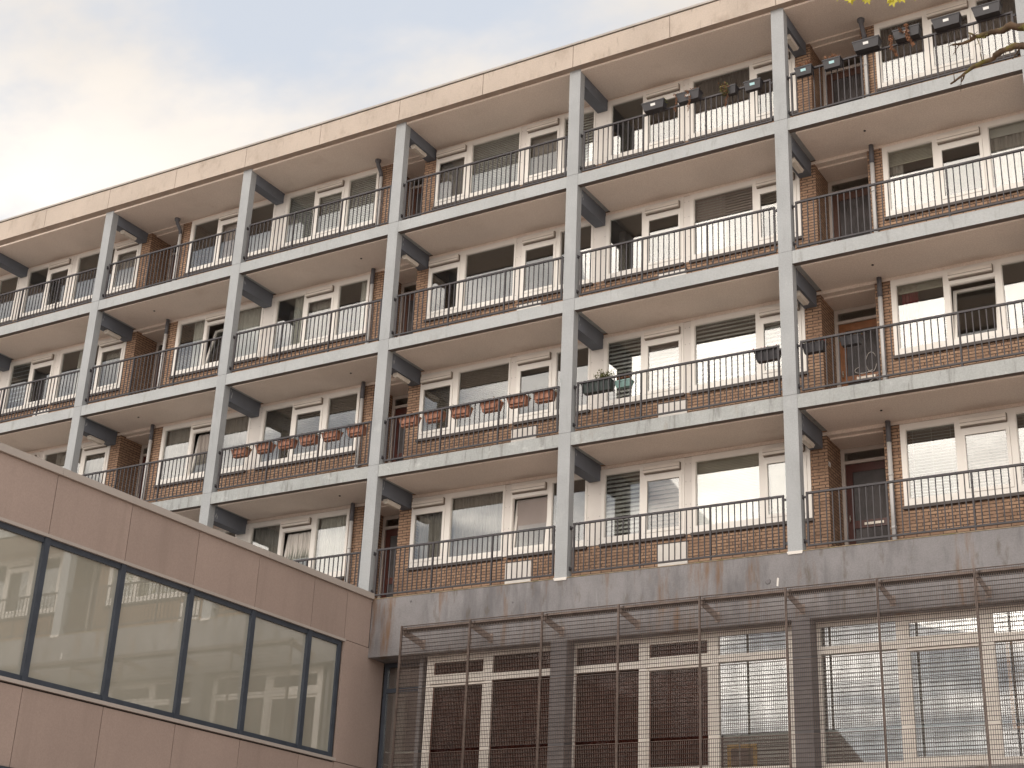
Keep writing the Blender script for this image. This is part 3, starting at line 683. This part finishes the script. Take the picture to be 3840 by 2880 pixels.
picture('picture_frame', 20.93, 21.45, .39, -3.75, -3.05, .06, 'gold', 'gilt picture frame leaning behind the mesh under a pale blind')
picture('picture_frame', 25.55, 26.5, .375, -3.02, -1.70, .045, 'amber', 'orange frame standing for a warm reflection in the podium window at the picture edge')  # frame shape put in to carry the orange reflection as plain colour

# ------------------------------------------------------------------ planters
def sprig(mb, x, y, z, h, n, mi, lean=.5, leafsize=.02, lmi=None, spread=.0):
    for q in range(n):
        a = random.uniform(0, 6.28); l = random.uniform(.3, 1) * lean * h; x0, y0 = x + random.uniform(-spread, spread), y + random.uniform(-.04, .04)
        hh = h * random.uniform(.5, 1); p = [(x0, y0, z), (x0 + math.cos(a) * l * .4, y0 + math.sin(a) * l * .4, z + hh * .6), (x0 + math.cos(a) * l, y0 + math.sin(a) * l, z + hh)]
        mb.tube(p, .0022, 4, mi, False)
        for t in range(5): 
            f = random.uniform(.3, 1); mb.leaf((x0 + math.cos(a) * l * f, y0 + math.sin(a) * l * f, z + hh * f), leafsize * random.uniform(.6, 1.4), mi if lmi is None else lmi)
def planter(name, label, group, x0, x1, z0, z1, y, m, kind=None, tagm=None, dy=.09, trail=(), lip=.008, ribs=False, wires=False):
    xm = (x0 + x1) / 2; t = thing(name, label, 'planter', (xm, y, z0), group)
    b = MB(); tp = .03 if x1 - x0 > .4 else .022
    b.taper(x0, x1, y - dy, y + dy, z0, z1 - .022, tp, .035); b.box(x0 - lip, x1 + lip, y - dy - lip, y + dy + lip, z1 - .022, z1 - .004)
    b.box(x0 - lip, x0 + .006, y - dy - lip, y + dy + lip, z1 - .004, z1 + .004); b.box(x1 - .006, x1 + lip, y - dy - lip, y + dy + lip, z1 - .004, z1 + .004)
    b.box(x0 + .006, x1 - .006, y - dy - lip, y - dy + .008, z1 - .004, z1 + .004); b.box(x0 + .006, x1 - .006, y + dy - .008, y + dy + lip, z1 - .004, z1 + .004)
    if m == 'terracotta':
        b.taper(x0 + .05, x1 - .05, y - dy - .006, y - dy + .05, z0 + .045, z1 - .05, .012, .0)
    if ribs:
        for q in range(8):
            xx = x0 + .03 + (x1 - x0 - .06) * q / 7; b.hexa([(xx - .008, y - dy + .022, z0 + .005), (xx + .008, y - dy + .022, z0 + .005), (xx + .008, y - dy + .04, z0 + .005), (xx - .008, y - dy + .04, z0 + .005), (xx - .008, y - dy - .008, z1 - .03), (xx + .008, y - dy - .008, z1 - .03), (xx + .008, y - dy + .01, z1 - .03), (xx - .008, y - dy + .01, z1 - .03)])
    b.build('box', m, t)
    s = MB(); s.box(x0 + .01, x1 - .01, y - dy + .01, y + dy - .01, z1 - .006, z1 - .001); s.build('soil', 'soil', t)
    if tagm:
        g = MB(); zc = z0 + (z1 - z0) * .55; dd = .035 * (1 - (zc - z0) / (z1 - z0)); xt = xm + .0
        g.hexa([(xt - .05, y - dy + dd + .002, zc - .022), (xt + .05, y - dy + dd + .002, zc - .022), (xt + .05, y - dy + dd + .02, zc - .022), (xt - .05, y - dy + dd + .02, zc - .022), (xt - .05, y - dy + dd - .012, zc + .026), (xt + .05, y - dy + dd - .012, zc + .026), (xt + .05, y - dy + dd + .01, zc + .026), (xt - .05, y - dy + dd + .01, zc + .026)])
        g.build('tag', tagm, t)
    if wires:
        w = MB()
        for xx in (x0 + .09, x1 - .09):
            w.tube([(xx, .075, z1 + .06), (xx, .128, z1 + .065), (xx, .13, z1 - .03), (xx, y - dy - .012, z1 - .06), (xx, y - dy + .02, z0 + .02), (xx, y, z0 - .006)], .004, 5)
        w.build('wire_hook', 'wire', t)
    if kind:
        p = MB()
        if kind == 'dry':
            for q in range(30): sprig(p, random.uniform(x0 + .03, x1 - .03), y, z1, random.uniform(.07, .17) if z1 > 9 else random.uniform(.05, .11), 3, 0, .5, .026, 1)
            mats = ['drystem', 'dry']
        elif kind == 'sparse':
            for q in range(9): sprig(p, random.uniform(x0 + .03, x1 - .03), y, z1, random.uniform(.03, .09), 2, 0, .6, .022, 1)
            for q in range(60): p.leaf((x1 + random.uniform(-.06, .045), y + random.uniform(-.08, .08), z1 + random.uniform(-.07, .03)), .025, 1)
            mats = ['drystem', 'green']
        elif kind == 'green':
            for q in range(14): sprig(p, random.uniform(x0 + .03, x1 - .03), y, z1, random.uniform(.03, .10), 3, 0, .8, .026, 1)
            for q in range(110): p.leaf((x1 + random.uniform(-.16, .05), y + random.uniform(-.1, .08), z1 + random.uniform(-.09, .04)), .026, random.choice((0, 1, 1)))
            mats = ['drystem', 'green']
        elif kind == 'lavender':
            for q in range(20): sprig(p, random.uniform(xm - .02, x1 - .06), y, z1, random.uniform(.16, .30), 4, 0, .5, .03, 0)
            mats = ['green']
        elif kind == 'red':
            for q in range(150): p.leaf((random.uniform(x0 - .04, x1), y + random.uniform(-.1, .1), z1 + random.uniform(-.03, .06)), .032, random.choice((0, 1, 1, 2)))
            mats = ['dry', 'green', 'red']
        elif kind == 'orange':
            for q in range(90): p.leaf((random.uniform(x0, x1), y + random.uniform(-.08, .08), z1 + random.uniform(0, .07)), .03, random.choice((0, 0, 1, 2)))
            mats = ['drystem', 'green', 'orange']
        elif kind == 'vine':
            for q in range(120): p.leaf((random.uniform(x0, x1), y + random.uniform(-.1, .1), z1 + random.uniform(-.01, .05)), .03, random.choice((0, 0, 1)))
            mats = ['dry', 'drystem']
        elif kind == 'hang':
            for q in range(260):
                a = random.random(); p.leaf((xm - .09 + random.uniform(-.11, .11) * (1 - .5 * a), y - .1 + random.uniform(-.05, .05), z1 + .06 - a * .26), .034, random.choice((0, 1, 1)))
            mats = ['dry', 'green']
        for (tx, ln) in trail:
            pts = [(tx + .03 * math.sin(v * 5) + v * .06, y - dy - .02 - .01 * math.sin(v * 9), z1 + .02 - ln * v) for v in [q / 8 for q in range(9)]]
            p.tube(pts, .0035, 4, 0, False)
            for q in range(int(ln * 190)):
                v = random.random(); i = min(7, int(v * 8)); a_, b_ = Vector(pts[i]), Vector(pts[i + 1]); c_ = a_.lerp(b_, v * 8 - i)
                p.leaf((c_.x + random.uniform(-.02, .02), c_.y + random.uniform(-.02, .02), c_.z + random.uniform(-.01, .01)), .026, 0, -.6)
        p.build('plants', mats, t)
    return t
G1 = 'terracotta planters hung inside the railing'
nm = ['first', 'second', 'third', 'fourth', 'fifth', 'sixth']
for n, x in enumerate((9.63, 10.315, 10.925, 11.525, 12.125, 12.785)):
    planter('terracotta_planter', 'terracotta planter inside the left planted railing, %s of its six from the left' % nm[n], G1, x - .215, x + .215, 3.62, 3.795, .235, 'terracotta', ('sparse', 'dry', 'sparse', 'green', 'sparse', 'dry')[n], wires=True)
for n, x in enumerate((14.12, 14.745, 15.375, 16.09, 16.705, 17.305)):
    planter('terracotta_planter', 'terracotta planter inside the right planted railing, %s of its six from the left%s' % (nm[n], ', orange flowers' if n == 3 else ''), G1, x - .215, x + .215, 3.62, 3.805, .235, 'terracotta', ('dry', 'sparse', 'green', 'orange', 'sparse', 'green')[n], wires=True, trail=((x + .2, .42),) if n == 1 else ())
G2 = 'black planters on the top railing'
planter('balcony_planter', 'long black planter on the top railing, dry stubble, next to trailing one', G2, 19.50, 19.98, 9.392, 9.558, -.0, 'darkbox', 'sparse', 'tag', dy=.10)
planter('balcony_planter', 'long black planter on the top railing with brown vines trailing past both ends', G2, 20.25, 20.74, 9.372, 9.558, -.0, 'darkbox', 'vine', 'tag', dy=.10, trail=((20.22, .42), (20.45, .16), (20.50, .5)))
planter('balcony_planter', 'small black pot hidden under a hanging olive plant on the top railing', G2, 21.24, 21.50, 9.26, 9.43, .0, 'darkbox', 'hang', None, dy=.08, trail=((21.28, .52),))
planter('balcony_planter', 'small bare black pot with pale blue tag, beside the white column on top row', G2, 21.67, 22.01, 9.225, 9.41, .0, 'darkbox', None, 'tagblue', dy=.08)
planter('balcony_planter', 'small black pot of tall dry stems next to the column, rightmost top balcony', G2, 22.70, 23.03, 9.225, 9.40, .0, 'darkbox', 'dry', 'tagblue', dy=.08)
planter('balcony_planter', 'small black pot of reddish dry stems in front of the door, rightmost top balcony', G2, 23.25, 23.59, 9.215, 9.40, .0, 'darkbox', 'dry', 'tagblue', dy=.08)
planter('balcony_planter', 'long empty black planter on the top railing in front of the drainpipe', G2, 23.84, 24.34, 9.412, 9.598, .0, 'darkbox', None, 'tag', dy=.10)
planter('balcony_planter', 'long black planter with two rust-brown dead vines hanging down, top railing', G2, 24.60, 25.09, 9.412, 9.598, .0, 'darkbox', None, 'tag', dy=.10).name
planter('balcony_planter', 'long empty black planter on the top railing between the vines and the end planter', G2, 25.32, 25.82, 9.412, 9.603, .0, 'darkbox', None, 'tag', dy=.10)
planter('balcony_planter', 'long empty black planter at the end of the top railing by the last column', G2, 26.04, 26.53, 9.422, 9.613, .0, 'darkbox', None, 'tag', dy=.10)
v = MB()
for (tx, top, ln) in ((24.555, 9.50, .48), (24.86, 9.66, .52), (24.74, 9.6, .13)):
    pts = [(tx + .05 * t * t * 2 + .015 * math.sin(t * 9), -.125 - .01 * math.sin(t * 7), top - ln * t) for t in [q / 9 for q in range(10)]]
    v.tube(pts, .006, 4, 0, False)
    for q in range(int(ln * 420)):
        t = random.random(); i = min(8, int(t * 9)); c_ = Vector(pts[i]).lerp(Vector(pts[i + 1]), t * 9 - i)
        v.leaf((c_.x + random.uniform(-.025, .025), c_.y + random.uniform(-.025, .02), c_.z + random.uniform(-.012, .012)), .032, 1, -.5)
vp = [o for o in C.objects if o.get('label', '').startswith('long black planter with two rust')][0]
v.build('vines', ['drystem', 'dry'], vp)
planter('balcony_planter', 'long ribbed dark green planter with a bushy olive plant, inside the third-row railing', None, 18.16, 18.80, 3.61, 3.80, .22, 'greenbox', 'lavender', None, dy=.1, ribs=True)
planter('balcony_planter', 'small mint green planter beside the ribbed dark green one', None, 18.86, 19.19, 3.615, 3.745, .22, 'mintbox', 'dry', None, dy=.08)
planter('balcony_planter', 'black planter of red flowers left of the column, third balcony row', None, 21.68, 22.13, 3.62, 3.80, .22, 'darkbox', 'red', None, dy=.09)
planter('balcony_planter', 'black planter of wilted flowers right of the column, in front of brick pier', None, 22.57, 22.96, 3.62, 3.79, .22, 'darkbox', 'red', None, dy=.09)
planter('balcony_planter', 'black planter in front of the orange-brown door', None, 23.25, 23.62, 3.635, 3.79, .22, 'darkbox', 'red', None, dy=.09)
# white wire ornament on the orange-brown door
dd = [d for d in DOORS if d[:3] == (2, 1, 1)][0]
w = MB(); cx, cz = (dd[3] + dd[4]) / 2 + .05, 2.8
def curl(c, rx, rz, a0, a1, n=16): return [(c[0] + rx * math.cos(a0 + (a1 - a0) * q / n), 1.972, c[1] + rz * math.sin(a0 + (a1 - a0) * q / n)) for q in range(n + 1)]
for c, rx, rz, a0, a1 in (((cx - .1, cz + .75), .14, .1, 0, 5), ((cx + .15, cz + .78), .13, .12, 1, 6.5), ((cx, cz + .5), .28, .12, -.3, 3.4), ((cx + .1, cz + 1.25), .1, .2, .5, 6), ((cx - .05, cz + 1.12), .17, .07, 2, 6.6), ((cx + .02, cz + 1.0), .2, .05, 3, 6.3)):
    w.tube(curl(c, rx, rz, a0, a1), .006, 5)
tag(w.build('wire_ornament', 'panel'), 'white curly wire ornament hung on the orange-brown front door', 'ornament')

# ------------------------------------------------------------------ camera
cam = bpy.data.cameras.new('camera'); co = bpy.data.objects.new('camera', cam); C.objects.link(co)
f_, ya, pi_, ro = 5509.3577, -.5544, .3931, .0447
CP = Vector((30.6614, -22.5782, -6.9921))
fw = Vector((math.sin(ya) * math.cos(pi_), math.cos(ya) * math.cos(pi_), math.sin(pi_))); rt = Vector((math.cos(ya), -math.sin(ya), 0)); up = rt.cross(fw)
r2 = rt * math.cos(ro) + up * math.sin(ro); u2 = -rt * math.sin(ro) + up * math.cos(ro)
co.matrix_world = Matrix(((r2.x, u2.x, -fw.x, CP.x), (r2.y, u2.y, -fw.y, CP.y), (r2.z, u2.z, -fw.z, CP.z), (0, 0, 0, 1)))
cam.sensor_width = 36; cam.lens = f_ / 3840 * 36; cam.clip_end = 2000; cam.clip_start = .1
bpy.context.scene.camera = co

# ------------------------------------------------------------------ tree whose lower branches reach into the top right corner
def ray(u, v, d): return CP + (fw + r2 * ((u - 1920) / f_) - u2 * ((v - 1440) / f_)) * d
def zc(pts, d, s=.4255, x0=3300): return [ray(x0 + u * s, v * s, d + i * .06) for i, (u, v) in enumerate(pts)]
tx = ray(4900, 200, 14.6)
tree = thing('tree', 'tree with bare mossy branches and a few yellow-green leaves at the top corner', 'tree', (tx.x, tx.y, GZ))
trunk_top = Vector((tx.x, tx.y, tx.z + 2.5))
t = MB(); t.tube([(tx.x + .15, tx.y - .1, GZ), (tx.x + .1, tx.y, GZ + .6), (tx.x, tx.y + .03, GZ + 3), (tx.x + .04, tx.y, GZ + 6), (tx.x - .05, tx.y, tx.z + .6), tuple(trunk_top)], [.32, .24, .2, .17, .14, .09], 14); t.build('trunk', 'bark', tree)
def branch(px, d, r0, r1, extra=()):
    b = MB(); pts = zc(px, d); st = Vector((tx.x, tx.y, pts[0].z - .45))
    mid = st.lerp(pts[0], .55) + Vector((0, 0, .12))
    dense = []
    for p0, p1 in zip(pts, pts[1:]):
        for q in range(3): dense.append(p0.lerp(p1, q / 3) + Vector((random.uniform(-1, 1), random.uniform(-1, 1), random.uniform(-1, 1))) * .006)
    pts = dense + [pts[-1]]
    path = [st, mid] + pts; n = len(path)
    rr = [(r0 + .02) * (1 - q / (n - 1)) + r1 * q / (n - 1) for q in range(n)]
    rr = [x * random.uniform(.88, 1.18) for x in rr]
    b.tube(path, rr, 10)
    for ex in extra: 
        e = zc(ex, d + .05); b.tube(e, [r1 * 1.25 * (1 - .5 * q / (len(e) - 1)) for q in range(len(e))], 7)
    for q in range(9):
        a_ = Vector(path[random.randint(3, n - 2)]); d_ = (r2 * random.uniform(-1, .3) + u2 * random.uniform(-1, .8) + fw * random.uniform(-.5, .5)).normalized() * random.uniform(.05, .16)
        b.tube([a_, a_ + d_ * .5 + Vector((0, 0, .01)), a_ + d_], [.006, .004, .002], 5)
        if q % 3 == 0: b.tube([a_ + d_ * .5, a_ + d_ * .5 + Vector((d_.z, d_.y, -d_.x)) * .4], [.003, .0015], 4)
    b.build('branch', 'bark', tree)
branch([(1330, 250), (1269, 238), (1150, 226), (1085, 266), (1010, 282), (925, 298), (850, 322), (785, 365), (705, 386), (640, 396)], 14.4, .027, .0105, ([(835, 318), (812, 300), (778, 288)], [(800, 345), (792, 300)], [(940, 300), (930, 330), (895, 335)]))
branch([(1330, 395), (1269, 402), (1195, 405), (1060, 452), (1000, 510), (900, 552), (800, 610), (720, 672), (622, 740)], 14.2, .025, .0085, ([(742, 660), (735, 690), (720, 720)], [(1240, 408), (1215, 455), (1168, 520)]))
lf = MB()
def maple(p, s, a):
    """a five-lobed leaf hanging from its stalk"""
    n = Vector((random.uniform(-.5, .5), -1, random.uniform(-.3, .5))).normalized(); e = Vector((math.cos(a), 0, math.sin(a))); e = (e - n * e.dot(n)).normalized(); g = n.cross(e)
    prof = [(0, 0), (.35, .15), (.28, .33), (.62, .45), (.36, .55), (.42, .8), (.14, .72), (0, 1.05), (-.14, .72), (-.42, .8), (-.36, .55), (-.62, .45), (-.28, .33), (-.35, .15)]
    c = [p + e * (v * s) + g * (u * s) + n * (abs(u) * .25 * s) for u, v in prof]
    for q in range(1, len(c) - 1): lf.face([c[0], c[q], c[q + 1]])
tw = MB()
for q in range(46):
    u = random.uniform(3120, 3460); v = random.uniform(-330, -35); p = ray(u, v, 14.6 + random.uniform(-.5, .5)); maple(p, random.uniform(.09, .14), R(-90 + random.uniform(-45, 45)))
for u, v, s, a in ((3178, -22, .125, -80), (3198, -28, .12, -100), (3155, -30, .09, -130), (3252, -26, .115, -85), (3290, -34, .1, -60), (3352, -22, .13, -95), (3372, -30, .12, -70), (3345, -30, .1, -120), (3400, -34, .09, -70)):
    maple(ray(u, v + 5, 14.5), s, R(a))
tp = [Vector((tx.x, tx.y, tx.z + .4)), ray(4400, -250, 14.6), ray(3800, -300, 14.6), ray(3400, -220, 14.6), ray(3120, -160, 14.6)]
tw.tube(tp, [.05, .035, .022, .014, .006], 8)
for u in (3180, 3255, 3355, 3400): tw.tube([ray(u + 40, -200, 14.6), ray(u, -22, 14.5)], .003, 4)
tw.build('branch', 'bark', tree); lf.build('leaves', 'leaf', tree)
cr = MB()
for q in range(900):
    a, b = random.uniform(0, 6.28), random.uniform(-.6, 1.4); rr = random.uniform(.3, 1) * 1.9
    p = trunk_top + Vector((math.cos(a) * rr * math.cos(b * .6) + .9, math.sin(a) * rr * math.cos(b * .6), .9 + rr * math.sin(b)))
    cr.leaf(p, random.uniform(.1, .17), 0, -.5)
cr.build('crown', 'leaf', tree)

# ------------------------------------------------------------------ ground and the houses across the street (seen in the glass)
g = MB(); g.face([(-600, -600, GZ), (600, -600, GZ), (600, 600, GZ), (-600, 600, GZ)]); structure(g.build('ground', 'asphalt'))
def house(x0, x1, y, depth, h, label):
    t = thing('row_house', label, 'building', ((x0 + x1) / 2, y - depth / 2, GZ), 'houses across the street')
    b = MB(); b.box(x0, x1, y - depth, y, GZ, GZ + h); b.build('wall', 'redbrick', t)
    r = MB(); zt = GZ + h; r.hexa([(x0 - .3, y - depth - .3, zt), (x1 + .3, y - depth - .3, zt), (x1 + .3, y + .3, zt), (x0 - .3, y + .3, zt), (x0 + .5, y - depth / 2 - .2, zt + 2.2), (x1 - .5, y - depth / 2 - .2, zt + 2.2), (x1 - .5, y - depth / 2 + .2, zt + 2.2), (x0 + .5, y - depth / 2 + .2, zt + 2.2)]); r.build('roof', 'tile', t)
    nf = int(h // 2.9); nx = int((x1 - x0) // 2.6)
    for fl in range(nf):
        for q in range(nx):
            wx = x0 + (x1 - x0) * (q + .5) / nx; wz = GZ + .9 + fl * 2.9
            w = MB(); 
            for bx in ((wx - .75, wx - .66), (wx + .66, wx + .75), (wx - .05, wx + .05)): w.box(bx[0], bx[1], y, y + .06, wz, wz + 1.6)
            w.box(wx - .66, wx + .66, y, y + .055, wz, wz + .09); w.box(wx - .66, wx + .66, y, y + .055, wz + 1.5, wz + 1.6); w.box(wx - .66, wx + .66, y, y + .055, wz + 1.05, wz + 1.12)
            o = w.build('window', 'white', t); p = MB(); p.box(wx - .66, wx + .66, y + .002, y + .01, wz + .09, wz + 1.5); p.build('pane', 'podglass', o)
house(-34, -14, -36, 9, 14.5, 'tall pale house with hipped roof across the street, the left one')
house(-12, 8, -40, 9, 11.5, 'pale row house across the street, lower than its tall neighbour')
house(10, 34, -44, 9, 10.5, 'wide low pale row house across the street behind the viewer')

# ------------------------------------------------------------------ light
SUN_EL, SUN_AZ = 28, 192            # azimuth clockwise from +y
sd = Vector((math.sin(R(SUN_AZ)) * math.cos(R(SUN_EL)), math.cos(R(SUN_AZ)) * math.cos(R(SUN_EL)), math.sin(R(SUN_EL))))
sl = bpy.data.lights.new('sun', 'SUN'); sl.energy = .6; sl.angle = R(30); sl.color = (1, .90, .78)
so = bpy.data.objects.new('sun', sl); C.objects.link(so); so.rotation_euler = sd.to_track_quat('Z', 'Y').to_euler(); so.location = (0, -30, 40)
wd = bpy.data.worlds.new('World'); bpy.context.scene.world = wd; wd.use_nodes = True
nt = wd.node_tree; nt.nodes.clear()
sky = N(nt, 'ShaderNodeTexSky', sky_type='NISHITA', sun_disc=False, sun_elevation=R(SUN_EL), sun_rotation=R(SUN_AZ))
bg = N(nt, 'ShaderNodeBackground', i_Strength=.1); ow = N(nt, 'ShaderNodeOutputWorld')
tc = N(nt, 'ShaderNodeTexCoord'); sx = N(nt, 'ShaderNodeSeparateXYZ'); L(nt, tc.outputs['Generated'], sx.inputs[0])
den = math_(nt, 'ADD', math_(nt, 'MAXIMUM', sx.outputs[2], 0.0), .18)
cb = N(nt, 'ShaderNodeCombineXYZ'); L(nt, math_(nt, 'DIVIDE', sx.outputs[0], den), cb.inputs[0]); L(nt, math_(nt, 'DIVIDE', sx.outputs[1], den), cb.inputs[1])
n1 = noise(nt, cb.outputs[0], 2.7, 7, .55, 1.0, 1.3, 1, off=5.6)
n2 = noise(nt, cb.outputs[0], 3.4, 5, .5, 1, 1.4, 1, off=8.2)
cover = ramp(nt, math_(nt, 'ADD', math_(nt, 'MULTIPLY', n1, .75), math_(nt, 'MULTIPLY', n2, .25)), .39, .58)
dt = N(nt, 'ShaderNodeVectorMath', operation='DOT_PRODUCT'); L(nt, tc.outputs['Generated'], dt.inputs[0]); dt.inputs[1].default_value = sd
glow = math_(nt, 'POWER', math_(nt, 'MAXIMUM', math_(nt, 'MULTIPLY', math_(nt, 'ADD', dt.outputs['Value'], 1.0), .5), 0.0), 2.4)
thick = math_(nt, 'SUBTRACT', 1.0, math_(nt, 'MULTIPLY', ramp(nt, sx.outputs[2], .40, .57), .74))
lum = math_(nt, 'ADD', math_(nt, 'MULTIPLY', math_(nt, 'MULTIPLY', glow, thick), 18.5), 4.8)
shade = math_(nt, 'ADD', math_(nt, 'MULTIPLY', n2, .32), .85)
cl = N(nt, 'ShaderNodeVectorMath', operation='SCALE'); cl.inputs[0].default_value = (1.06, .98, .895); L(nt, math_(nt, 'MULTIPLY', lum, shade), cl.inputs[3])
gap = mix(nt, .82, sky.outputs[0], (4.9, 5.15, 5.55))
L(nt, mix(nt, cover, gap, cl.outputs[0]), bg.inputs[0]); L(nt, bg.outputs[0], ow.inputs[0])

sc = bpy.context.scene
sc.view_settings.view_transform = 'Standard'; sc.view_settings.look = 'None'; sc.view_settings.exposure = .68; sc.view_settings.gamma = 1
sc.render.engine = 'CYCLES'
sc.cycles.use_denoising = True; sc.cycles.max_bounces = 8; sc.cycles.transparent_max_bounces = 16; sc.cycles.glossy_bounces = 4
sc.cycles.sample_clamp_indirect = 8
